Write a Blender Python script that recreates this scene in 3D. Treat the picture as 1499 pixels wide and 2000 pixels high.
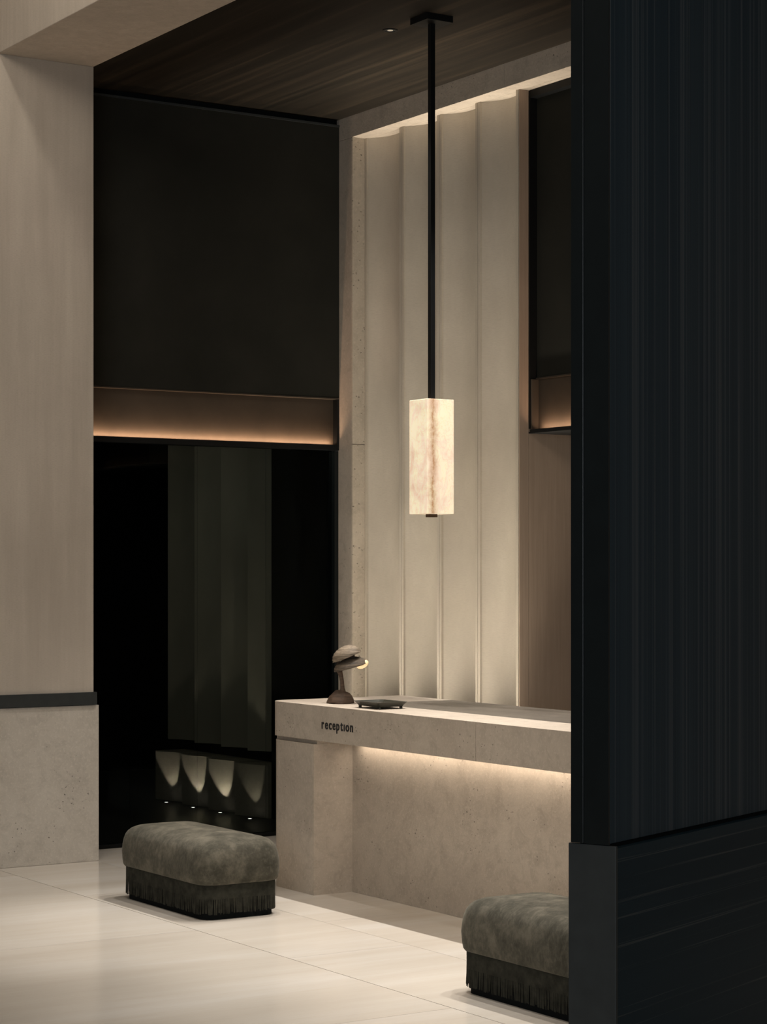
import bpy, bmesh, math, random
from mathutils import Vector, Matrix
random.seed(7)
R = math.radians
for o in list(bpy.data.objects):
    bpy.data.objects.remove(o)
scene = bpy.context.scene
COL = scene.collection

# ------------------------------------------------------------------ camera
TH = 32.8
FPX = 4150.0
cam_d = bpy.data.cameras.new('camera')
cam_d.sensor_fit = 'HORIZONTAL'
cam_d.sensor_width = 36.0
cam_d.lens = FPX * 36.0 / 1499.0
cam_d.shift_y = 115.0 / 1499.0
cam_d.clip_start = 0.1
cam_d.clip_end = 100
cam = bpy.data.objects.new('camera', cam_d)
cam.location = (0, 0, 1.75)
cam.rotation_euler = (R(90), 0, R(-TH))
COL.objects.link(cam)
scene.camera = cam

# ------------------------------------------------------------------ view / world
vs = scene.view_settings
vs.view_transform = 'Standard'
vs.look = 'None'
vs.gamma = 1
vs.use_curve_mapping = False
vs.exposure = 0.12
world = bpy.data.worlds.new('world')
scene.world = world
world.use_nodes = True
bg = world.node_tree.nodes['Background']
bg.inputs[0].default_value = (0.68, 0.76, 0.82, 1)
bg.inputs[1].default_value = 0.045


def aim(o, d):
    o.rotation_euler = Vector(d).to_track_quat('-Z', 'Y').to_euler()


def spot(name, loc, d, watts, angle, blend, col, radius=0.03):
    l = bpy.data.lights.new(name, 'SPOT')
    l.energy = watts
    l.spot_size = R(angle)
    l.spot_blend = blend
    l.color = col
    l.shadow_soft_size = radius
    o = bpy.data.objects.new(name, l)
    o.location = loc
    aim(o, d)
    COL.objects.link(o)
    return o


def area(name, loc, d, sx, sy, watts, col, spread=180, yaxis=None):
    l = bpy.data.lights.new(name, 'AREA')
    l.shape = 'RECTANGLE'
    l.size = sx
    l.size_y = sy
    l.energy = watts
    l.color = col
    l.spread = R(spread)
    o = bpy.data.objects.new(name, l)
    o.location = loc
    if yaxis is None:
        aim(o, d)
    else:                      # long (y) side of the strip along yaxis
        z = -Vector(d).normalized()
        y = Vector(yaxis).normalized()
        x = y.cross(z).normalized()
        y = z.cross(x)
        o.rotation_euler = Matrix((x, y, z)).transposed().to_euler()
    COL.objects.link(o)
    return o


NEUT = (1.0, 0.935, 0.870)
# recessed ceiling downlights over the desk
for yy in (10.02, 9.0, 8.0, 7.0):
    spot('downlight_beam', (6.50, yy, 4.775), (-0.12, 0, -1), 330, 64, 0.7, NEUT, 0.025)
# recessed ceiling downlights over the seats
for yy, w in ((9.75, 230), (8.1, 260), (6.7, 300)):
    spot('downlight_beam', (5.52, yy, 4.775), (-0.07, 0, -1), w, 28, 0.9, NEUT, 0.04)
# lobby downlights on the camera side of the beam
spot('lobby_downlight', (4.35, 9.4, 5.9), (0, 0, -1), 440, 27, 1.0, NEUT, 0.06)
spot('lobby_downlight', (4.5, 7.15, 5.9), (0, 0, -1), 440, 27, 1.0, NEUT, 0.06)
# light of the higher lobby left of the beam: casts the beam's shadow on the pillar
spot('lobby_wall_washer', (4.22, 10.2, 6.05), (0.35, 0.85, -1.3), 42, 120, 0.7, (1.0, 0.93, 0.82), 0.10)
# added cool fill from behind the camera, lifts the partition and front faces
area('cool_fill', (-3.5, -2.0, 2.6), (0.75, 1.0, -0.05), 4.0, 3.2, 250, (0.84, 0.92, 1.0))
# two added warm fills on the lobby side, brighten the upright surfaces
area('lobby_warm_fill', (1.2, 3.2, 6.3), (0.25, 0.45, -1), 3.0, 3.0, 80, (1.0, 0.88, 0.74))
area('lobby_warm_fill', (2.3, 7.6, 6.2), (0.55, 0.75, -1), 2.0, 2.0, 105, (1.0, 0.88, 0.75))
# light strips: under the desk slab, at the foot of the fluted niche
area('desk_light_strip', (6.085, 8.06, 0.835), (0.25, 0, -1), 0.012, 3.36, 3.6, (1.0, 0.84, 0.68), 150, (0, 1, 0))
area('niche_light_strip', (7.36, 10.95, 0.12), (0.045, 0, 1), 0.03, 2.1, 20, (1.0, 0.91, 0.77), 42, (0, 1, 0))
# dim ceiling light of the corridor behind the glass
area('corridor_light', (6.7, 13.7, 2.9), (0.6, 0, -1), 0.4, 2.2, 2.6, (0.95, 0.97, 0.85))
# light strips behind the lips of the bronze bands
area('band_light_strip', (6.53, 12.219, 2.602), (0, 0.6, 1), 0.008, 1.88, 5.0, (1.0, 0.64, 0.42), 170, (1, 0, 0))
area('band_light_strip', (7.695, 9.2, 2.603), (0.6, 0, 1), 0.008, 2.05, 4.4, (1.0, 0.64, 0.42), 170, (0, 1, 0))


# ------------------------------------------------------------------ materials
def new_mat(name):
    m = bpy.data.materials.new(name)
    m.use_nodes = True
    nt = m.node_tree
    b = nt.nodes['Principled BSDF']
    return m, nt, b


def N(nt, t, **kw):
    n = nt.nodes.new(t)
    for k, v in kw.items():
        setattr(n, k, v)
    return n


def coords(nt, scale=(1, 1, 1), kind='Position', loc=(0, 0, 0), rot=(0, 0, 0)):
    mp = N(nt, 'ShaderNodeMapping')
    mp.inputs['Scale'].default_value = scale
    mp.inputs['Location'].default_value = loc
    mp.inputs['Rotation'].default_value = rot
    if kind == 'Position':
        g = N(nt, 'ShaderNodeNewGeometry')
        nt.links.new(g.outputs['Position'], mp.inputs['Vector'])
    else:
        g = N(nt, 'ShaderNodeTexCoord')
        nt.links.new(g.outputs[kind], mp.inputs['Vector'])
    return mp.outputs['Vector']


def noise(nt, vec, scale, detail=4, rough=0.55, dist=0.0):
    n = N(nt, 'ShaderNodeTexNoise')
    n.inputs['Scale'].default_value = scale
    n.inputs['Detail'].default_value = detail
    n.inputs['Roughness'].default_value = rough
    n.inputs['Distortion'].default_value = dist
    nt.links.new(vec, n.inputs['Vector'])
    return n.outputs['Fac']


def ramp(nt, fac, stops, interp='LINEAR'):
    r = N(nt, 'ShaderNodeValToRGB')
    r.color_ramp.interpolation = interp
    e = r.color_ramp.elements
    while len(e) < len(stops):
        e.new(0.5)
    for el, (p, c) in zip(e, stops):
        el.position = p
        el.color = (c[0], c[1], c[2], 1) if not isinstance(c, (int, float)) else (c, c, c, 1)
    nt.links.new(fac, r.inputs['Fac'])
    return r.outputs['Color']


def mix(nt, a, b, fac, mode='MIX'):
    m = N(nt, 'ShaderNodeMix')
    m.data_type = 'RGBA'
    m.blend_type = mode
    for i, v in ((0, fac), (6, a), (7, b)):
        if hasattr(v, 'is_linked') or hasattr(v, 'links'):
            nt.links.new(v, m.inputs[i])
        elif isinstance(v, (int, float)):
            m.inputs[i].default_value = v
        else:
            m.inputs[i].default_value = (v[0], v[1], v[2], 1)
    return m.outputs[2]


def bump(nt, b, h, strength=0.2, dist=0.01):
    bp = N(nt, 'ShaderNodeBump')
    bp.inputs['Strength'].default_value = strength
    bp.inputs['Distance'].default_value = dist
    nt.links.new(h, bp.inputs['Height'])
    nt.links.new(bp.outputs['Normal'], b.inputs['Normal'])


def stone_mat(name, c1, c2, pits=0.5, rough=0.6, pit_scale=38, streak=(1, 1, 1)):
    m, nt, b = new_mat(name)
    v = coords(nt, streak)
    v1 = coords(nt)
    big = noise(nt, v, 2.2, 6, 0.6, 0.3)
    fine = noise(nt, v1, 60, 4, 0.65)
    mid = noise(nt, v1, 11, 6, 0.7, 0.6)
    col = ramp(nt, big, [(0.3, c1), (0.7, c2)])
    dark = [x * 0.80 for x in c1]
    col = mix(nt, col, dark, ramp(nt, mid, [(0.46, 0.0), (0.74, 0.8)]))
    col = mix(nt, col, [min(1, x * 1.18) for x in c2], ramp(nt, fine, [(0.52, 0.0), (0.75, 0.6)]))
    vo = N(nt, 'ShaderNodeTexVoronoi')
    vo.inputs['Scale'].default_value = pit_scale
    wn = N(nt, 'ShaderNodeTexNoise')
    wn.inputs['Scale'].default_value = 70
    nt.links.new(v1, wn.inputs['Vector'])
    ws = N(nt, 'ShaderNodeVectorMath', operation='SCALE')
    ws.inputs['Scale'].default_value = 0.022
    nt.links.new(wn.outputs['Color'], ws.inputs[0])
    wa = N(nt, 'ShaderNodeVectorMath', operation='ADD')
    nt.links.new(coords(nt, (1, 1, 1.3)), wa.inputs[0])
    nt.links.new(ws.outputs[0], wa.inputs[1])
    nt.links.new(wa.outputs[0], vo.inputs['Vector'])
    pitmask = ramp(nt, vo.outputs['Distance'], [(0.10, 1.0), (0.20, 0.0)])
    cluster = ramp(nt, noise(nt, v1, 5.0, 3, 0.6), [(0.62 - 0.12 * pits, 0.0), (0.68 - 0.12 * pits, 1.0)])
    pm = mix(nt, (0, 0, 0), pitmask, cluster)
    col = mix(nt, col, [x * 0.32 for x in c1], pm)
    nt.links.new(col, b.inputs['Base Color'])
    b.inputs['Roughness'].default_value = rough
    h = mix(nt, fine, (0, 0, 0), pm)
    bump(nt, b, h, 0.25, 0.004)
    return m


def plaster_mat(name, c1, c2, streak=(9, 9, 0.55), rough=0.75, fine=(60, 60, 260)):
    m, nt, b = new_mat(name)
    s = noise(nt, coords(nt, streak), 1.6, 5, 0.6, 0.1)
    g = noise(nt, coords(nt), 1.3, 4, 0.55)
    f = noise(nt, coords(nt, fine), 1.0, 3, 0.6)
    col = ramp(nt, s, [(0.3, c1), (0.7, c2)])
    col = mix(nt, col, [x * 0.80 for x in c1], ramp(nt, g, [(0.42, 0.0), (0.75, 0.6)]))
    col = mix(nt, col, [x * 0.82 for x in c1], ramp(nt, f, [(0.45, 0.0), (0.75, 0.45)]))
    nt.links.new(col, b.inputs['Base Color'])
    b.inputs['Roughness'].default_value = rough
    bump(nt, b, f, 0.12, 0.003)
    return m


def plain_mat(name, col, rough=0.5, metal=0.0, spec=0.5, var=0.12, scale=14):
    m, nt, b = new_mat(name)
    n = noise(nt, coords(nt), scale, 4, 0.6)
    c = ramp(nt, n, [(0.3, [x * (1 - var) for x in col]), (0.7, [min(1, x * (1 + var)) for x in col])])
    nt.links.new(c, b.inputs['Base Color'])
    b.inputs['Roughness'].default_value = rough
    b.inputs['Metallic'].default_value = metal
    b.inputs['Specular IOR Level'].default_value = spec
    return m


M = {}
M['stone'] = stone_mat('beige_limestone', (0.42, 0.355, 0.285), (0.50, 0.43, 0.35), 0.5)
M['stone_pitted'] = stone_mat('pitted_travertine', (0.46, 0.395, 0.31), (0.55, 0.475, 0.38), 1.6, 0.6, 30)
M['stone_grey'] = stone_mat('grey_beige_limestone', (0.47, 0.42, 0.355), (0.55, 0.50, 0.43), 0.6)
M['plaster'] = plaster_mat('brushed_plaster', (0.45, 0.385, 0.315), (0.54, 0.47, 0.39))
M['flute'] = plaster_mat('fluted_panel_plaster', (0.48, 0.42, 0.335), (0.57, 0.505, 0.41), (3, 3, 1.2), 0.7, (40, 40, 330))
M['jamb'] = plaster_mat('jamb_veneer', (0.34, 0.25, 0.18), (0.40, 0.30, 0.22), (26, 26, 0.6), 0.6, (160, 160, 5))
M['worktop'] = stone_mat('brown_worktop', (0.075, 0.062, 0.048), (0.13, 0.11, 0.085), 0.2, 0.5, 38, (5, 1.2, 1))
M['black'] = plain_mat('black_metal', (0.006, 0.0065, 0.0065), 0.5, 0, 0.2)
M['black_gloss'] = plain_mat('black_lacquer', (0.006, 0.008, 0.008), 0.35, 0, 0.3)
M['void'] = plain_mat('matt_black', (0.006, 0.007, 0.007), 0.9, 0, 0.1)
M['dark_metal'] = plain_mat('dark_grey_metal', (0.034, 0.037, 0.036), 0.5, 0.1, 0.3)
M['dark_wall'] = plaster_mat('dark_textile_wall', (0.019, 0.0188, 0.0150), (0.026, 0.0250, 0.0200), (2, 2, 2), 0.9, (220, 220, 220))
M['dark_wall'].node_tree.nodes['Principled BSDF'].inputs['Specular IOR Level'].default_value = 0.08
M['letter'] = plain_mat('black_letter', (0.010, 0.010, 0.010), 0.5)


def bronze_mat():
    m, nt, b = new_mat('patinated_bronze')
    n = noise(nt, coords(nt), 4, 6, 0.65)
    sp = noise(nt, coords(nt), 130, 2, 0.5)
    c = ramp(nt, n, [(0.3, (0.042, 0.034, 0.025)), (0.7, (0.058, 0.046, 0.034))])
    c = mix(nt, c, (0.14, 0.11, 0.08), ramp(nt, sp, [(0.72, 0.0), (0.80, 0.8)]))
    nt.links.new(c, b.inputs['Base Color'])
    b.inputs['Roughness'].default_value = 0.6
    b.inputs['Metallic'].default_value = 0.1
    b.inputs['Specular IOR Level'].default_value = 0.2
    return m


M['bronze'] = bronze_mat()


def wood_ceiling_mat():
    m, nt, b = new_mat('dark_wood_ceiling')
    s = noise(nt, coords(nt, (14, 0.35, 1)), 1.0, 6, 0.65, 0.2)
    l = noise(nt, coords(nt, (1.6, 0.10, 1)), 1.2, 3, 0.5, 0.3)
    f = noise(nt, coords(nt, (160, 1.5, 1)), 1.0, 3, 0.6)
    c = ramp(nt, s, [(0.32, (0.009, 0.0080, 0.0060)), (0.52, (0.021, 0.0168, 0.0120)), (0.70, (0.056, 0.041, 0.0265))])
    c = mix(nt, c, (0.014, 0.011, 0.008), ramp(nt, l, [(0.40, 0.65), (0.62, 0.0)]))
    c = mix(nt, c, (0.013, 0.0095, 0.0065), ramp(nt, f, [(0.5, 0.0), (0.8, 0.6)]))
    nt.links.new(c, b.inputs['Base Color'])
    b.inputs['Roughness'].default_value = 0.55
    b.inputs['Specular IOR Level'].default_value = 0.12
    return m


M['wood'] = wood_ceiling_mat()


def marble_mat():
    m, nt, b = new_mat('cream_marble_floor')
    oi = N(nt, 'ShaderNodeObjectInfo')
    base = coords(nt, (0.22, 2.2, 1))
    ad = N(nt, 'ShaderNodeVectorMath')
    ad.operation = 'ADD'
    sc_ = N(nt, 'ShaderNodeVectorMath')
    sc_.operation = 'SCALE'
    sc_.inputs[0].default_value = (13.0, 31.0, 7.0)
    nt.links.new(oi.outputs['Random'], sc_.inputs['Scale'])
    nt.links.new(base, ad.inputs[0])
    nt.links.new(sc_.outputs[0], ad.inputs[1])
    s = noise(nt, ad.outputs[0], 1.3, 6, 0.6, 0.25)
    c = ramp(nt, s, [(0.28, (0.49, 0.44, 0.375)), (0.5, (0.55, 0.505, 0.44)), (0.72, (0.61, 0.575, 0.525))])
    fl = noise(nt, coords(nt, (3, 60, 1)), 1.0, 4, 0.6)
    c = mix(nt, c, (0.47, 0.41, 0.325), ramp(nt, fl, [(0.55, 0.0), (0.8, 0.35)]))
    nt.links.new(c, b.inputs['Base Color'])
    b.inputs['Roughness'].default_value = 0.16
    b.inputs['Specular IOR Level'].default_value = 0.45
    return m


M['marble'] = marble_mat()
M['grout'] = plain_mat('floor_joint', (0.16, 0.125, 0.09), 0.8)


def glass_mat():
    m = bpy.data.materials.new('smoked_glass')
    m.use_nodes = True
    nt = m.node_tree
    nt.nodes.clear()
    out = N(nt, 'ShaderNodeOutputMaterial')
    tr = N(nt, 'ShaderNodeBsdfTransparent')
    n = noise(nt, coords(nt), 2.0, 2, 0.5)
    c = ramp(nt, n, [(0.3, (0.52, 0.54, 0.52)), (0.7, (0.54, 0.56, 0.54))])
    nt.links.new(c, tr.inputs['Color'])
    gl = N(nt, 'ShaderNodeBsdfGlossy')
    gl.inputs['Roughness'].default_value = 0.02
    gl.inputs['Color'].default_value = (0.8, 0.9, 0.95, 1)
    mx = N(nt, 'ShaderNodeMixShader')
    mx.inputs['Fac'].default_value = 0.004
    nt.links.new(tr.outputs[0], mx.inputs[1])
    nt.links.new(gl.outputs[0], mx.inputs[2])
    nt.links.new(mx.outputs[0], out.inputs['Surface'])
    return m


M['glass'] = glass_mat()


def suede_mat():
    m, nt, b = new_mat('grey_green_suede')
    a = noise(nt, coords(nt), 8.5, 7, 0.68, 0.15)
    f = noise(nt, coords(nt, (1, 2.2, 1)), 38, 4, 0.6, 0.5)
    c = ramp(nt, a, [(0.36, (0.038, 0.036, 0.026)), (0.50, (0.064, 0.059, 0.044)), (0.66, (0.122, 0.110, 0.083))])
    c = mix(nt, c, (0.140, 0.126, 0.098), ramp(nt, f, [(0.50, 0.0), (0.80, 0.5)]))
    nt.links.new(c, b.inputs['Base Color'])
    b.inputs['Roughness'].default_value = 0.9
    b.inputs['Specular IOR Level'].default_value = 0.15
    b.inputs['Sheen Weight'].default_value = 0.10
    b.inputs['Sheen Roughness'].default_value = 0.5
    b.inputs['Sheen Tint'].default_value = (0.75, 0.72, 0.62, 1)
    bump(nt, b, f, 0.15, 0.004)
    return m


M['suede'] = suede_mat()
M['suede_dark'] = plain_mat('dark_suede_skirt', (0.026, 0.0255, 0.0195), 0.92, 0, 0.1, 0.45, 22)


def grain_mat(name, horizontal):
    m, nt, b = new_mat(name)
    if horizontal:
        v1 = coords(nt, (0.16, 0.16, 40), 'Object')
        v2 = coords(nt, (0.2, 0.2, 9), 'Object')
        v3 = coords(nt, (0.3, 0.3, 130), 'Object')
    else:
        v1 = coords(nt, (62, 62, 0.10), 'Object')
        v2 = coords(nt, (16, 16, 0.12), 'Object')
        v3 = coords(nt, (230, 230, 0.5), 'Object')
    a = noise(nt, v1, 1.0, 3, 0.6, 0.05)
    l = noise(nt, v2, 1.0, 3, 0.55, 0.05)
    f = noise(nt, v3, 1.0, 2, 0.5)
    if horizontal:
        c = ramp(nt, l, [(0.3, (0.0075, 0.0190, 0.0260)), (0.7, (0.0115, 0.0260, 0.0340))])
        c = mix(nt, c, (0.075, 0.078, 0.074), ramp(nt, a, [(0.575, 0.0), (0.600, 0.8), (0.625, 0.0)]))
        c = mix(nt, c, (0.045, 0.050, 0.050), ramp(nt, f, [(0.60, 0.0), (0.70, 0.35)]))
    else:
        c = ramp(nt, l, [(0.3, (0.0190, 0.0335, 0.0440)), (0.7, (0.0290, 0.0450, 0.0550))])
        c = mix(nt, c, (0.105, 0.110, 0.112), ramp(nt, a, [(0.54, 0.0), (0.60, 0.6), (0.66, 0.15)]))
        c = mix(nt, c, (0.015, 0.022, 0.027), ramp(nt, f, [(0.5, 0.0), (0.7, 0.5)]))
    nt.links.new(c, b.inputs['Base Color'])
    b.inputs['Roughness'].default_value = 0.5
    b.inputs['Specular IOR Level'].default_value = 0.12
    return m


M['grain_v'] = grain_mat('dark_blue_vertical_veneer', False)
M['grain_h'] = grain_mat('dark_blue_horizontal_veneer', True)


def alabaster_mat():
    m, nt, b = new_mat('lit_alabaster')
    tc = N(nt, 'ShaderNodeTexCoord')
    sx = N(nt, 'ShaderNodeSeparateXYZ')
    nt.links.new(tc.outputs['Object'], sx.inputs[0])
    w = noise(nt, coords(nt, (2, 2, 5.5), 'Object', (0.3, 0.1, 0.7)), 1.0, 6, 0.66)      # wander of the vein
    ma = N(nt, 'ShaderNodeMath', operation='MULTIPLY_ADD')
    nt.links.new(w, ma.inputs[0])
    ma.inputs[1].default_value = -0.10
    ma.inputs[2].default_value = 0.10
    su = N(nt, 'ShaderNodeMath', operation='ADD')
    nt.links.new(sx.outputs['X'], su.inputs[0])
    nt.links.new(ma.outputs[0], su.inputs[1])
    ab = N(nt, 'ShaderNodeMath', operation='ABSOLUTE')
    nt.links.new(su.outputs[0], ab.inputs[0])
    vein = ramp(nt, ab.outputs[0], [(0.0, 1.0), (0.004, 0.75), (0.018, 0.42), (0.040, 0.0)])
    cl = noise(nt, coords(nt, (7, 7, 4), 'Object'), 1.0, 5, 0.6, 0.9)
    crack = noise(nt, coords(nt, (16, 16, 8), 'Object'), 1.0, 4, 0.6, 2.5)
    c = ramp(nt, cl, [(0.30, (0.84, 0.60, 0.42)), (0.43, (0.95, 0.75, 0.56)), (0.56, (1.0, 0.88, 0.60)), (0.70, (0.93, 0.71, 0.53))])
    c = mix(nt, c, (0.72, 0.50, 0.30), ramp(nt, crack, [(0.46, 0.0), (0.50, 0.36), (0.54, 0.0)]))
    grit = noise(nt, coords(nt, (60, 60, 40), 'Object'), 1.0, 3, 0.7)
    vm = mix(nt, (0, 0, 0), vein, ramp(nt, grit, [(0.25, 0.45), (0.6, 1.0)]))
    c = mix(nt, c, (0.43, 0.20, 0.08), vm)
    nt.links.new(mix(nt, c, (0.5, 0.5, 0.5), 1.0, 'MULTIPLY'), b.inputs['Base Color'])
    nt.links.new(c, b.inputs['Emission Color'])
    b.inputs['Emission Strength'].default_value = 0.70
    b.inputs['Roughness'].default_value = 0.5
    return m


M['alabaster'] = alabaster_mat()


def shell_mat(name, c1, c2, rings=1.0):
    m, nt, b = new_mat(name)
    r = noise(nt, coords(nt, (10, 10, 190), 'Object'), 1.0, 3, 0.55, 0.4)
    g = noise(nt, coords(nt, (30, 30, 30), 'Object'), 1.0, 5, 0.65, 0.6)
    c = ramp(nt, r, [(0.35, c1), (0.62, c2)])
    c = mix(nt, c, [x * 0.5 for x in c1], ramp(nt, g, [(0.5, 0.0), (0.8, 0.7)]))
    nt.links.new(c, b.inputs['Base Color'])
    b.inputs['Roughness'].default_value = 0.7
    bump(nt, b, r, 0.5, 0.004)
    return m


M['shell'] = shell_mat('ridged_shell', (0.10, 0.075, 0.05), (0.30, 0.235, 0.165))
M['shell_dark'] = shell_mat('dark_shell', (0.06, 0.045, 0.03), (0.16, 0.12, 0.082))
M['lamp_wood'] = shell_mat('brown_burl', (0.060, 0.036, 0.022), (0.13, 0.082, 0.052))


def emit_mat(name, col, strength):
    m, nt, b = new_mat(name)
    n = noise(nt, coords(nt, (30, 30, 30), 'Object'), 1.0, 4, 0.6)
    c = ramp(nt, n, [(0.3, [x * 0.8 for x in col]), (0.7, col)])
    nt.links.new(c, b.inputs['Base Color'])
    nt.links.new(c, b.inputs['Emission Color'])
    b.inputs['Emission Strength'].default_value = strength
    return m


M['glow'] = emit_mat('glowing_shell', (1.0, 0.74, 0.40), 0.75)
M['lens'] = emit_mat('downlight_lens', (1.0, 0.93, 0.80), 0.06)
M['uplight_lens'] = emit_mat('uplight_lens', (1.0, 0.97, 0.90), 9.0)
M['tray'] = plain_mat('dark_green_tray', (0.040, 0.040, 0.031), 0.35, 0.2)
M['tray_in'] = plain_mat('tray_inlay', (0.17, 0.12, 0.08), 0.5)


# ------------------------------------------------------------------ mesh helpers
def mesh_obj(name, verts, faces, mat, parent=None, smooth=False, angle=None):
    me = bpy.data.meshes.new(name)
    me.from_pydata([tuple(v) for v in verts], [], faces)
    me.validate()
    bm = bmesh.new()
    bm.from_mesh(me)
    bmesh.ops.recalc_face_normals(bm, faces=bm.faces)
    bm.to_mesh(me)
    bm.free()
    if mat:
        me.materials.append(mat)
    if smooth:
        for p in me.polygons:
            p.use_smooth = True
        if angle is not None:
            me.set_sharp_from_angle(angle=R(angle))
    o = bpy.data.objects.new(name, me)
    COL.objects.link(o)
    if parent:
        o.parent = parent
    return o


def box(name, x0, x1, y0, y1, z0, z1, mat, parent=None, bev=0.0, seg=2):
    bm = bmesh.new()
    bmesh.ops.create_cube(bm, size=1)
    for v in bm.verts:
        v.co = ((x0 + x1) / 2 + v.co.x * (x1 - x0), (y0 + y1) / 2 + v.co.y * (y1 - y0), (z0 + z1) / 2 + v.co.z * (z1 - z0))
    if bev > 0:
        bmesh.ops.bevel(bm, geom=bm.edges[:], offset=bev, segments=seg, affect='EDGES', profile=0.5)
    me = bpy.data.meshes.new(name)
    bm.to_mesh(me)
    bm.free()
    me.materials.append(mat)
    o = bpy.data.objects.new(name, me)
    COL.objects.link(o)
    if parent:
        o.parent = parent
    return o


def rrect(hx, hy, r, n=8):
    """closed outline of a rounded rectangle, counter-clockwise"""
    r = min(r, hx - 1e-4, hy - 1e-4)
    pts = []
    for cx, cy, a0 in ((hx - r, hy - r, 0), (-hx + r, hy - r, 90), (-hx + r, -hy + r, 180), (hx - r, -hy + r, 270)):
        for i in range(n + 1):
            a = R(a0 + 90 * i / n)
            pts.append((cx + r * math.cos(a), cy + r * math.sin(a)))
    return pts


def loft(name, rings, mat, parent=None, smooth=True, cap=True, angle=50):
    n = len(rings[0])
    verts = [p for r in rings for p in r]
    faces = []
    for k in range(len(rings) - 1):
        for i in range(n):
            j = (i + 1) % n
            faces.append((k * n + i, k * n + j, (k + 1) * n + j, (k + 1) * n + i))
    if cap:
        faces.append(tuple(range(n))[::-1])
        faces.append(tuple((len(rings) - 1) * n + i for i in range(n)))
    return mesh_obj(name, verts, faces, mat, parent, smooth, angle)


def prism(name, outline, z0, z1, mat, parent=None, smooth=False, angle=30, bev=0.0):
    rings = [[(x, y, z0) for x, y in outline], [(x, y, z1) for x, y in outline]]
    o = loft(name, rings, mat, parent, smooth, True, angle)
    return o


def empty(name, loc, rz=0.0):
    o = bpy.data.objects.new(name, None)
    o.location = loc
    o.rotation_euler = (0, 0, rz)
    COL.objects.link(o)
    return o


def struct(o):
    o['kind'] = 'structure'
    return o


def tag(o, label, cat, group=None):
    o['label'] = label
    o['category'] = cat
    if group:
        o['group'] = group
    return o


# ------------------------------------------------------------------ the setting
CEIL = 4.79
XW, XN, XB = 7.505, 7.602, 7.671
YD, YP = 12.197, 11.718

# floor: marble slabs in strips along Y, joints staggered
floor = struct(box('floor', -2, 9.2, -1, 17.2, -0.12, -0.012, M['grout']))
floor['label'] = 'polished cream marble slab floor'
strips = [(1.34, 1.748, 8.1), (3.09, 1.748, 9.195), (4.84, 0.645, 8.3), (5.485, 0.645, 9.07), (6.13, 0.645, 8.4), (6.775, 0.645, 9.3), (7.42, 0.645, 8.2),
          (8.065, 0.645, 9.0)]
tile_mesh = {}
g = 0.0010
for x0, w, yj in strips:
    y = yj - 4 * 2.195
    while y < 12.1:
        ya, yb = max(y, 2.0), min(y + 2.195, 12.19)
        if yb - ya > 0.05:
            ln = round(yb - ya, 3)
            key = (w, ln)
            if key not in tile_mesh:
                t = box('tile', g - w / 2, w / 2 - g, g - ln / 2, ln / 2 - g, -0.012, 0, M['marble'])
                tile_mesh[key] = t.data
            else:
                t = bpy.data.objects.new('tile', tile_mesh[key])
                COL.objects.link(t)
            t.location = (x0 + w / 2, (ya + yb) / 2, 0)
            t.parent = floor
        y += 2.195

# ceiling of dark wood, and the plaster beam with the pillar under it
struct(box('ceiling', 5.475, 9.2, 3.0, YD + 0.1, CEIL, CEIL + 0.12, M['wood']))
beam = struct(box('trim_1', 4.857, 5.473, 2.0, 12.4, CEIL, 6.4, M['plaster'], None, 0.004))
beam['label'] = 'beige plaster ceiling beam above the pillar'
pillar = struct(empty('wall_left', (5.17, YP, 0)))
pillar['label'] = 'beige plaster pillar with stone plinth'


def at(o, root):
    o.parent = root
    o.matrix_parent_inverse = root_inv(root)
    return o


def root_inv(root):
    return (Matrix.Translation(root.location) @ root.rotation_euler.to_matrix().to_4x4()).inverted()


at(box('pillar_shaft', 4.859, 5.471, YP, YP + 0.42, 1.0, CEIL, M['plaster'], None, 0.003), pillar)
at(box('metal_band', 4.835, 5.487, YP - 0.017, YP + 0.44, 0.944, 1.020, M['dark_metal'], None, 0.002), pillar)
at(box('stone_plinth', 4.825, 5.505, YP - 0.002, YP + 0.45, 0, 0.941, M['stone_grey'], None, 0.003), pillar)

# lobby wall and higher ceiling left of the beam (outside the frame, catches the lobby light)
struct(box('wall_lobby', 1.0, 4.87, 12.145, 12.30, 0, 6.4, M['plaster']))
struct(box('ceiling_lobby', 1.0, 4.86, 3.0, 12.55, 6.4, 6.5, M['plaster']))

# back wall: dark textile panel, bronze band with light strip, glass below
wb = struct(empty('wall_back', (6.5, YD, 0)))
wb['label'] = 'dark textile wall above smoked glass'
at(box('textile_panel', 4.9, 7.505, YD, YD + 0.10, 2.915, 4.745, M['dark_wall']), wb)
at(box('shadow_gap', 4.9, 7.505, YD + 0.03, YD + 0.10, 4.745, CEIL, M['void']), wb)
at(box('top_bead', 4.9, 7.505, YD - 0.006, YD + 0.03, 4.738, 4.752, M['dark_metal']), wb)
tr = struct(empty('trim_2', (6.5, YD, 2.6)))
tr['label'] = 'bronze light band over the smoked glass'
at(box('bronze_band', 4.9, 7.4875, YD + 0.050, YD + 0.10, 2.584, 2.905, M['bronze']), tr)
at(box('top_edge', 4.9, 7.504, YD - 0.002, YD + 0.10, 2.905, 2.913, M['bronze']), tr)
at(box('light_lip', 4.9, 7.4875, YD, YD + 0.014, 2.582, 2.599, M['black']), tr)
at(box('end_cap', 7.488, 7.504, YD - 0.001, YD + 0.10, 2.5825, 2.9045, M['black']), tr)
at(box('light_tray', 4.9, 7.504, YD, YD + 0.10, 2.562, 2.582, M['black']), tr)

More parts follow.
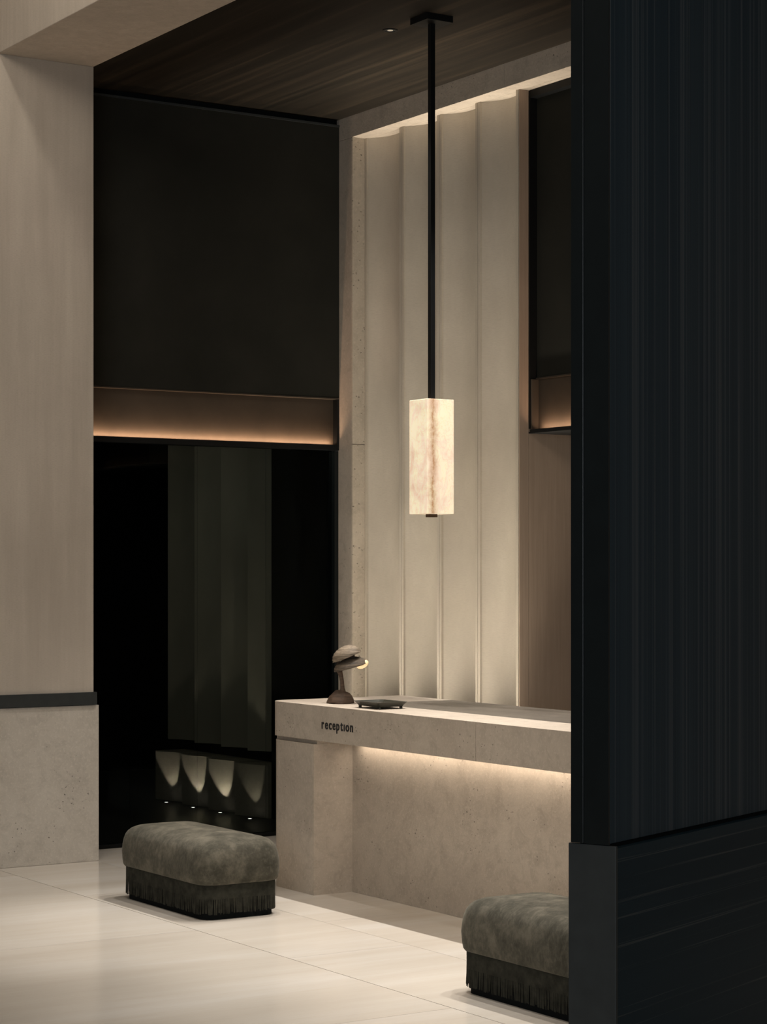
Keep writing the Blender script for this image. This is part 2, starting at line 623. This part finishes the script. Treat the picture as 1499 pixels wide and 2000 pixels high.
win = struct(empty('window_1', (6.5, YD + 0.05, 0)))
win['label'] = 'smoked glass partition of tall panes'
edges = [5.46, 5.968, 6.455, 6.966, 7.475]
for a, b in zip(edges[:-1], edges[1:]):
    at(box('pane', a + 0.0025, b - 0.0025, YD + 0.046, YD + 0.058, 0.02, 2.562, M['glass']), win)
at(box('frame_sill', 4.9, 7.505, YD + 0.02, YD + 0.09, 0.0, 0.02, M['black']), win)
at(box('frame_jamb', 7.475, 7.505, YD + 0.01, YD + 0.09, 0.02, 2.556, M['black_gloss']), win)
at(box('frame_jamb', 5.43, 5.46, YD + 0.02, YD + 0.09, 0.02, 2.556, M['black_gloss']), win)

# reception wall: stone frame around a niche of fluted panels
wr = struct(empty('wall_right', (XW, 10.0, 0)))
wr['label'] = 'beige stone wall with a niche of tall fluted panels'
at(box('stone_panel', XW, 8.9, 12.04, YD + 0.3, 0, 4.643, M['stone'], None, 0.0015), wr)
at(box('stone_panel', XW, XN + 0.03, 10.313, YD + 0.3, 4.645, CEIL, M['stone'], None, 0.0015), wr)
at(box('stone_panel', XW, XN + 0.03, 6.0, 10.311, 4.645, CEIL, M['stone'], None, 0.0015), wr)
at(box('niche_soffit', XN + 0.03, 8.9, 6.0, YD + 0.3, 4.645, CEIL, M['stone']), wr)
at(box('reveal_panel', XW + 0.001, XN + 0.004, 12.030, 12.041, 0, 2.593, M['stone_pitted'], None, 0.001), wr)
at(box('reveal_panel', XW + 0.001, XN + 0.004, 12.030, 12.041, 2.597, 4.644, M['stone_pitted'], None, 0.001), wr)
fy = [12.030, 11.580, 11.142, 10.721, 10.297]
for k in range(4):
    ya, yb = fy[k] - 0.0022, fy[k + 1] + 0.0022      # far, near
    w = ya - yb
    fil = 0.023
    prof = [(XN, ya), (XN, ya - fil)]
    D = 0.084
    nseg = 22
    prof.append((XN + 0.014, ya - fil - 0.0005))
    for i in range(1, nseg):
        t = i / nseg
        # concave scallop, deepest past the middle
        prof.append((XN + 0.014 + D * (1 - abs(2 * t - 1) ** 2.2), ya - fil - t * (w - 2 * fil)))
    prof.append((XN + 0.014, yb + fil + 0.0005))
    prof += [(XN, yb + fil), (XN, yb), (XN + 0.10, yb), (XN + 0.10, ya)]
    at(prism('fluted_panel', prof, 0.0, 4.644, M['flute'], None, True, 32), wr)
at(box('jamb_panel', XN + 0.002, XB - 0.001, 10.289, 10.296, 0, 4.644, M['jamb']), wr)
at(box('jamb_panel', XB + 0.001, 8.9, 10.289, 10.296, 0, 4.644, M['jamb']), wr)
at(box('niche_core', XN + 0.101, 8.9, 10.297, 12.04, 0, 4.644, M['stone']), wr)
at(box('stone_panel', XW, 8.9, 4.0, 6.6, 0, 4.644, M['stone'], None, 0.0015), wr)
at(box('passage_back', 8.9, 9.0, 4.0, YD, 0, CEIL, M['jamb']), wr)
tb = struct(empty('trim_3', (XB, 9.2, 2.6)))
tb['label'] = 'dark bulkhead with bronze light band over the passage'
at(box('textile_panel', XB + 0.055, 8.88, 6.61, 10.288, 2.915, 4.60, M['dark_wall']), tb)
at(box('edge_frame', XB, XB + 0.055, 10.276, 10.288, 2.606, 4.643, M['black']), tb)
at(box('edge_frame', XB, XB + 0.055, 6.61, 10.276, 4.60, 4.643, M['black']), tb)
at(box('bronze_band', XB + 0.059, 8.88, 6.61, 10.276, 2.590, 2.905, M['bronze']), tb)
at(box('band_end', XB + 0.004, XB + 0.059, 10.262, 10.2755, 2.590, 2.905, M['bronze'], None, 0.004), tb)
at(box('top_edge', XB + 0.045, XB + 0.09, 6.61, 10.276, 2.905, 2.914, M['bronze']), tb)
at(box('light_lip', XB, XB + 0.014, 6.61, 10.276, 2.588, 2.601, M['black']), tb)
at(box('light_tray', XB, 8.88, 6.61, 10.288, 2.578, 2.588, M['black']), tb)

# room behind the glass: a second fluted wall on stone blocks
wf = struct(empty('wall_far', (7.5, 14.0, 0)))
wf['label'] = 'dim fluted wall seen through the smoked glass'
py = [14.66, 14.22, 13.80, 13.40, 12.985]
for k in range(4):
    ya, yb = py[k], py[k + 1]
    w = ya - yb - 0.062
    prof = []
    for i in range(17):
        t = i / 16
        prof.append((7.47 + 0.10 * t + 0.05 * math.sin(math.pi * t), ya - t * w))
    prof += [(7.80, ya - w), (7.80, ya)]
    at(prism('fluted_panel', prof, 0.455, 3.0, M['flute'], None, True, 32), wf)
    blk = [(7.365, ya), (7.445, ya - w + 0.01), (7.80, ya - w + 0.01), (7.80, ya)]
    at(prism('stone_block', blk, 0.0, 0.372, M['stone']), wf)
    at(prism('recessed_joint', [(7.62, ya), (7.62, yb), (7.79, yb), (7.79, ya)], 0.372, 0.455, M['void']), wf)
at(box('dark_panel', 7.462, 7.80, YD + 0.10, 13.04, 0, 3.0, M['void']), wf)
at(box('header', 7.33, 7.80, 14.70, 16.9, 2.58, 3.0, M['dark_wall']), wf)
at(box('backing', 7.80, 7.90, YD + 0.31, 14.70, 0, 3.0, M['void']), wf)
struct(box('wall_corridor', 4.4, 8.9, 16.9, 17.0, 0, 3.0, M['void']))
struct(box('ceiling_corridor', 4.4, 8.9, YD + 0.11, 17.0, 3.0, 3.05, M['void']))
struct(box('wall_corridor_left', 4.3, 4.4, 12.6, 17.0, 0, 3.0, M['void']))
struct(box('floor_corridor', 4.4, 8.9, YD + 0.11, 16.9, -0.012, -0.002, plain_mat('dark_corridor_floor', (0.03, 0.031, 0.028), 0.35)))

# ------------------------------------------------------------------ reception desk
desk = tag(empty('reception_desk', (6.3, 8.4, 0)), 'long beige stone reception desk with black lettering on its thick top', 'desk')
DX, DT, DB = 5.882, 1.027, 0.838
DEND = 10.32


def corner_outline(x0, x1, y0, y1, r, n=10):
    """rectangle whose far front corner (x0, y1) is rounded in plan"""
    pts = [(x0, y0), (x1, y0), (x1, y1)]
    for i in range(n + 1):
        a = R(90 + 90 * i / n)
        pts.append((x0 + r + r * math.cos(a), y1 - r + r * math.sin(a)))
    return pts


def slab_mesh(name, outline, z0, z1, mat, e=0.004):
    cx = sum(p[0] for p in outline) / len(outline)
    cy = sum(p[1] for p in outline) / len(outline)

    def inset(d):
        xs = [p[0] for p in outline]
        ys = [p[1] for p in outline]
        ax, bx, ay, by = min(xs), max(xs), min(ys), max(ys)
        return [((p[0] - cx) * (1 - 2 * d / (bx - ax)) + cx, (p[1] - cy) * (1 - 2 * d / (by - ay)) + cy) for p in outline]
    rings = [[(x, y, z0) for x, y in inset(e)], [(x, y, z0 + e) for x, y in outline],
             [(x, y, z1 - e) for x, y in outline], [(x, y, z1) for x, y in inset(e)]]
    return loft(name, rings, mat, None, True, True, 25)


# far piece of the top wraps the end; the front ledge runs on toward the camera
far_out = [(DX, 8.313), (6.20, 8.313), (6.20, 9.80), (6.77, 9.80), (6.77, DEND)]
rr = 0.11
for i in range(11):
    a = R(90 + 90 * i / 10)
    far_out.append((DX + rr + rr * math.cos(a), DEND - rr + rr * math.sin(a)))
at(loft('stone_top', [[(x, y, DB) for x, y in far_out], [(x, y, DT) for x, y in far_out]], M['stone'], None, True, True, 30), desk)
at(box('stone_top', DX, 6.20, 6.2, 8.311, DB, DT, M['stone'], None, 0.001), desk)
at(box('worktop', 6.201, 6.77, 6.2, 9.799, DB + 0.12, DT - 0.001, M['worktop']), desk)
at(box('shadow_joint', DX + 0.03, 6.74, 9.835, DEND - 0.05, 0.812, DB, M['stone']), desk)
pier_out = corner_outline(DX + 0.006, 6.74, 9.832, DEND - 0.006, 0.105)
at(prism('stone_pier', pier_out, 0, 0.815, M['stone'], None, True, 30), desk)
at(box('base_panel', 6.135, 6.20, 6.2, 9.831, 0, DB, M['stone'], None, 0.001), desk)
at(box('inner_panel', 6.60, 6.74, 6.2, 9.831, 0, DB + 0.12, M['stone']), desk)

# raised lettering: r e c e p t (dotless) i o n
word = 'recept\u0131on'
cu = bpy.data.curves.new('lettering', 'FONT')
xs = []
letters = []
pen = 0.0
SIZE = 0.074


def letter_mesh(ch):
    c = bpy.data.curves.new('letter', 'FONT')
    c.body = ch
    c.size = SIZE
    c.extrude = 0.0015
    c.offset = 0.0012
    c.resolution_u = 3
    ob = bpy.data.objects.new('letter', c)
    COL.objects.link(ob)
    bpy.context.view_layer.update()
    me = bpy.data.meshes.new_from_object(ob.evaluated_get(bpy.context.evaluated_depsgraph_get()))
    bpy.data.objects.remove(ob)
    return me


for ch in word:
    me = letter_mesh(ch)
    vx = [v.co.x for v in me.vertices]
    if not vx:
        continue
    letters.append((me, min(vx), max(vx)))
gap = 0.0110
total = sum(b - a for _, a, b in letters) + gap * (len(letters) - 1)
sx = (9.736 - 9.420) / total
y = 9.736
for me, a, b in letters:
    me.materials.clear()
    me.materials.append(M['letter'])
    o = bpy.data.objects.new('letter', me)
    COL.objects.link(o)
    m = Matrix(((0, 0, -1, 0), (-1, 0, 0, 0), (0, 1, 0, 0), (0, 0, 0, 1))) @ Matrix.Diagonal((sx, 1.0, 1, 1))
    o.matrix_world = Matrix.Translation((DX - 0.0015, y + a * sx, 0.907)) @ m
    o.parent = desk
    o.matrix_parent_inverse = root_inv(desk)
    y -= (b - a + gap) * sx
bpy.data.curves.remove(cu)

# ------------------------------------------------------------------ ottomans
def make_ottoman(label, loc):
    root = tag(empty('ottoman', loc), label, 'ottoman', 'fringed suede ottomans')
    hx, hy = 0.231, 0.483
    prof = [(0.012, 0.174), (0.002, 0.177), (-0.004, 0.186), (-0.008, 0.21), (-0.011, 0.255), (-0.008, 0.29), (-0.003, 0.32), (0.005, 0.345),
            (0.016, 0.364), (0.033, 0.379), (0.058, 0.390), (0.095, 0.397), (0.15, 0.402), (0.215, 0.404)]
    rings = []
    for d, z in prof:
        r = max(0.015, 0.092 - d * 0.40)
        rings.append([(x, y_, z) for x, y_ in rrect(hx - d, hy - d, r, 9)])
    loft('cushion', rings, M['suede'], root, True, True, 80)
    sk = [[(x, y_, z) for x, y_ in rrect(hx - 0.009, hy - 0.009, 0.082, 9)] for z in (0.104, 0.140, 0.1735)]
    loft('skirt_band', sk, M['suede_dark'], root, True, True, 50)
    base = [[(x, y_, z) for x, y_ in rrect(hx - 0.026, hy - 0.026, 0.068, 6)] for z in (0.0, 0.12)]
    loft('base', base, M['void'], root, True, True, 50)
    # hanging fringe of cut suede strips
    out = rrect(hx - 0.0095, hy - 0.0095, 0.082, 24)
    rnd = random.Random(3)
    per = []
    for i in range(len(out)):
        p, q = Vector(out[i]), Vector(out[(i + 1) % len(out)])
        per.append((p, q, (q - p).length))
    tot = sum(p[2] for p in per)
    verts, faces = [], []

    def pos(s):
        s %= tot
        for p, q, l in per:
            if s <= l:
                d = (q - p).normalized()
                return p + d * s, d
            s -= l
        return per[-1][1], (per[-1][1] - per[-1][0]).normalized()
    s = 0.0
    while s < tot:
        wd = rnd.uniform(0.006, 0.013)
        c, d = pos(s + wd / 2)
        nrm = Vector((d.y, -d.x))
        top = 0.106 + rnd.uniform(0.0, 0.025)
        bot = 0.027 + abs(rnd.gauss(0, 0.005))
        lean = rnd.gauss(0, 0.0030)
        outw = rnd.uniform(-0.004, 0.002)
        th = 0.0016
        k = len(verts)
        h = wd / 2 - rnd.choice((0.0004, 0.0006, 0.0016))
        for z, sh, ow in ((top, 0, -0.0012), ((top + bot) / 2, lean * 0.4, -0.0008 + outw * 0.4), (bot, lean, outw)):
            for sd in (-1, 1):
                for tt in (0, th):
                    p = c + d * (sd * h + sh) + nrm * (ow + tt)
                    verts.append((p.x, p.y, z))
        for a in (0, 4):
            faces += [(k + a, k + a + 2, k + a + 6, k + a + 4), (k + a + 1, k + a + 5, k + a + 7, k + a + 3),
                      (k + a, k + a + 4, k + a + 5, k + a + 1), (k + a + 2, k + a + 3, k + a + 7, k + a + 6)]
        faces += [(k, k + 1, k + 3, k + 2), (k + 8, k + 10, k + 11, k + 9)]
        s += wd
    f = mesh_obj('fringe', verts, faces, M['suede_dark'], root)
    f['kind'] = 'stuff'
    return root


make_ottoman('grey-green suede ottoman with fringed skirt, standing left of the reception desk pier', (5.208, 9.865, 0))
make_ottoman('grey-green suede ottoman with fringed skirt, half hidden by the dark partition', (5.276, 6.790, 0))

# ------------------------------------------------------------------ pendant lamp
PX, PY = 6.545, 9.668
pen_l = tag(empty('pendant_lamp', (PX, PY, 2.05)), 'tall square alabaster pendant lamp hanging on a black rod over the desk', 'pendant lamp')
hs = 0.0885
zb, zt = 2.062, 2.688


def alabaster():
    o = box('alabaster_shade', -hs, hs, -hs, hs, zb - 2.05, zt - 2.05, M['alabaster'], None, 0.003)
    o.parent = pen_l
    return o


alabaster()
at(box('rod', PX - 0.0145, PX + 0.0145, PY - 0.0145, PY + 0.0145, zt, CEIL - 0.03, M['black'], None, 0.001), pen_l)
at(box('ceiling_plate', PX - 0.085, PX + 0.085, PY - 0.085, PY + 0.085, CEIL - 0.036, CEIL, M['black'], None, 0.001), pen_l)
at(box('finial', PX - 0.024, PX + 0.024, PY - 0.024, PY + 0.024, zb - 0.018, zb, plain_mat('finial_bronze', (0.10, 0.065, 0.04), 0.4, 0.6), None, 0.002), pen_l)


def disc_ring(name, r0, r1, z0, z1, mat, parent, n=32):
    rings = []
    for r, z in ((r0, z0), (r1, z0), (r1, z1), (r0, z1)):
        rings.append([(r * math.cos(2 * math.pi * i / n), r * math.sin(2 * math.pi * i / n), z) for i in range(n)])
    rings.append(rings[0])
    verts = [p for r in rings[:4] for p in r]
    faces = []
    for k in range(4):
        for i in range(n):
            j = (i + 1) % n
            faces.append((k * n + i, k * n + j, ((k + 1) % 4) * n + j, ((k + 1) % 4) * n + i))
    o = mesh_obj(name, verts, faces, mat, parent, True, 40)
    return o


def disc(name, r, z0, z1, mat, parent, n=28):
    rings = [[(r * math.cos(2 * math.pi * i / n), r * math.sin(2 * math.pi * i / n), z) for i in range(n)] for z in (z0, z1)]
    return loft(name, rings, mat, parent, True, True, 40)


dl = tag(empty('ceiling_downlight', (6.502, 10.02, CEIL)), 'small round black downlight recessed in the dark wood ceiling', 'downlight')
disc_ring('trim_ring', 0.030, 0.043, -0.004, 0.0, M['black'], dl)
disc('baffle', 0.0298, -0.0015, 0.0, M['dark_metal'], dl)
disc('lens', 0.016, -0.0025, -0.0014, M['lens'], dl)

# ------------------------------------------------------------------ uplights behind the glass
names = ['leftmost small round floor uplight seen through the smoked glass', 'second floor uplight from the left behind the smoked glass',
         'third floor uplight from the left behind the smoked glass', 'rightmost small floor uplight behind the smoked glass, nearest the desk']
for (ux, uy), nm, pw in zip(((7.325, 14.40), (7.33, 13.975), (7.335, 13.565), (7.335, 13.125)), names, (0.6, 1.0, 1.1, 0.25)):
    u = tag(empty('floor_uplight', (ux, uy, -0.002)), nm, 'uplight', 'floor uplights behind the glass')
    disc_ring('trim_ring', 0.0145, 0.030, 0.0, 0.003, M['dark_metal'], u, 20)
    disc('lens', 0.014, 0.0, 0.002, M['uplight_lens'], u, 20)
    spot('uplight_beam', (ux, uy, 0.012), (0.22, 0.32, 1), 5.5 * pw, 50, 0.3, (1.0, 0.93, 0.78), 0.012)
spot('uplight_beam', (7.335, 12.70, 0.012), (0.22, 0.32, 1), 7, 50, 0.3, (1.0, 0.93, 0.78), 0.012)

# ------------------------------------------------------------------ table lamp
LX, LY = 6.08, 9.87
tl = tag(empty('table_lamp', (LX, LY, DT), R(-TH)), 'small shell-shaded table lamp on a brown burl base, at the end of the desk', 'table lamp')
# local x = to the right in the photograph, local y = away


def dome(name, c, rx, ry, h, tilt, mat, parent, thick=0.006, ridges=9, seed=0, wob=0.06):
    rnd = random.Random(seed)
    ph = [rnd.uniform(0, 6.28) for _ in range(4)]
    n, k = 44, 14
    outer, inner = [], []
    for j in range(k + 1):
        t = j / k
        a = t * math.pi / 2
        rad = math.cos(a) if j < k else 0.02
        zz = math.sin(a)
        ro, ri = [], []
        for i in range(n):
            u = 2 * math.pi * i / n
            wv = 1 + wob * math.sin(2 * u + ph[0]) * rad + wob * 0.5 * math.sin(3 * u + ph[1]) * rad
            rid = 0.0016 * math.sin(t * ridges * 2 * math.pi + 1.2 * math.sin(u + ph[2]))
            x, y_, z = (rx * rad * wv + rid * rad) * math.cos(u), (ry * rad * wv + rid * rad) * math.sin(u), h * zz + rid * 0.6
            ro.append(Vector((x, y_, z)))
            s = 1 - thick / max(rx, ry)
            ri.append(Vector((x * s, y_ * s, z - thick * 0.9 * (1 if j else 0))))
        outer.append(ro)
        inner.append(ri)
    rot = Matrix.Rotation(R(-tilt), 3, 'Y')
    rings = [[rot @ p + Vector(c) for p in r] for r in (inner[::-1] + outer)]
    return loft(name, rings, mat, parent, True, True, 70)


def tube(name, pts, mat, parent, n=14, flat=1.0):
    rings = []
    for i, (x, y_, z, r) in enumerate(pts):
        rings.append([(x + r * math.cos(2 * math.pi * k / n), y_ + r * flat * math.sin(2 * math.pi * k / n), z) for k in range(n)])
    return loft(name, rings, mat, parent, True, True, 70)


# burl base: lumpy mound
rnd = random.Random(11)
rings = []
n = 30
for j, (rad, z) in enumerate(((0.070, 0.0), (0.073, 0.010), (0.070, 0.024), (0.060, 0.042), (0.046, 0.056), (0.030, 0.066), (0.018, 0.073))):
    ring = []
    for i in range(n):
        u = 2 * math.pi * i / n
        k = 1 + 0.07 * math.sin(3 * u + j * 0.5) + 0.05 * math.sin(7 * u - j) + rnd.uniform(-0.03, 0.03)
        ring.append((rad * k * math.cos(u), rad * 0.85 * k * math.sin(u), z + (rnd.uniform(-0.003, 0.003) if j else 0)))
    rings.append(ring)
loft('base', rings, M['lamp_wood'], tl, True, True, 60)
tube('stem', [(0.014, 0, 0.060, 0.018), (0.012, 0, 0.085, 0.012), (0.010, 0, 0.12, 0.0105), (0.004, 0, 0.15, 0.012), (-0.004, 0, 0.175, 0.016), (-0.006, 0, 0.20, 0.020), (0.004, 0, 0.23, 0.02)], M['lamp_wood'], tl)
low = dome('lower_shade', (0.060, 0, 0.196), 0.097, 0.082, 0.056, 15, M['shell_dark'], tl, 0.010, 7, 2, 0.06)
up = dome('upper_shade', (0.040, 0, 0.253), 0.087, 0.078, 0.063, 22, M['shell'], tl, 0.010, 8, 5, 0.07)
tube('connector', [(0.050, 0, 0.21, 0.030), (0.050, 0, 0.262, 0.030), (0.046, 0, 0.285, 0.02)], M['lamp_wood'], tl)
# small glowing shell hanging under the raised side
gl_rings = []
for j in range(9):
    a = math.pi * j / 8
    r_ = 0.034 * math.sin(a) + 0.0005
    gl_rings.append([(0.121 + r_ * math.cos(2 * math.pi * k / 20) * 0.95, r_ * math.sin(2 * math.pi * k / 20), 0.214 + 0.024 * math.cos(a) + 0.25 * r_ * math.cos(2 * math.pi * k / 20)) for k in range(20)])
loft('glowing_shell', gl_rings, M['glow'], tl, True, True, 80)

# ------------------------------------------------------------------ tray
ty = tag(empty('tray', (6.055, 9.425, DT)), 'low square dark tray on small feet beside the table lamp', 'tray')
hx, hy = 0.088, 0.118
tr_rings = []
for d, z in ((0.016, 0.012), (0.010, 0.012), (-0.006, 0.034), (-0.008, 0.037), (-0.001, 0.037), (0.014, 0.020), (0.020, 0.019)):
    tr_rings.append([(x, y_, z) for x, y_ in rrect(hx - d, hy - d, 0.022, 4)])
loft('dish', tr_rings, M['tray'], ty, True, True, 40)
loft('inlay', [[(x, y_, z) for x, y_ in rrect(hx - 0.022, hy - 0.022, 0.014, 4)] for z in (0.0192, 0.0225)], M['tray_in'], ty, True, True, 40)
for sx_ in (-1, 1):
    for sy_ in (-1, 1):
        fr = []
        for r_, z in ((0.005, 0.0), (0.0085, 0.003), (0.0085, 0.009), (0.006, 0.0125)):
            fr.append([(sx_ * (hx - 0.022) + r_ * math.cos(2 * math.pi * k / 12), sy_ * (hy - 0.022) + r_ * math.sin(2 * math.pi * k / 12), z) for k in range(12)])
        loft('foot', fr, M['tray'], ty, True, True, 50)

# ------------------------------------------------------------------ partition in the foreground
PD = 6.15                                   # distance of its near edge along the view
fwd = Vector((math.sin(R(TH)), math.cos(R(TH)), 0))
rgt = Vector((math.cos(R(TH)), -math.sin(R(TH)), 0))
corner = fwd * PD + rgt * ((1203.5 - 749.5) / FPX * PD)
part = tag(empty('partition', (corner.x, corner.y, 0)), 'dark blue wood veneer partition with grey metal edged base, filling the right side', 'partition')
ang = R(90 - TH - 34.9)                      # long face runs away to the right
part.rotation_euler = (0, 0, ang)
# local x along the long face, local y = back across the thickness
TK = 0.158


def pbox(*a, **k):
    o = box(*a, **k)
    o.parent = part
    return o


ZB = 0.952
pbox('metal_end_cap', 0.0, 0.012, 0.0, TK, 0, ZB, M['dark_metal'], bev=0.0022)
pbox('lower_panel', 0.0121, 2.0, 0.0025, TK - 0.0025, 0, ZB - 0.008, M['grain_h'])
pbox('shadow_joint', 0.02, 2.0, 0.030, TK - 0.030, ZB - 0.0079, ZB + 0.006, M['void'])
pbox('upper_panel', 0.006, 2.0, 0.022, 0.060, ZB + 0.006, 4.3, M['grain_v'])
pbox('edge_strip', -0.002, 0.0058, 0.0225, 0.104, ZB + 0.002, 4.3, M['black_gloss'])
pbox('edge_strip', -0.004, 0.030, 0.1055, TK - 0.010, ZB + 0.002, 4.3, M['black_gloss'], bev=0.002)
pbox('core', 0.031, 2.0, 0.0605, TK - 0.012, ZB + 0.006, 4.3, M['void'])
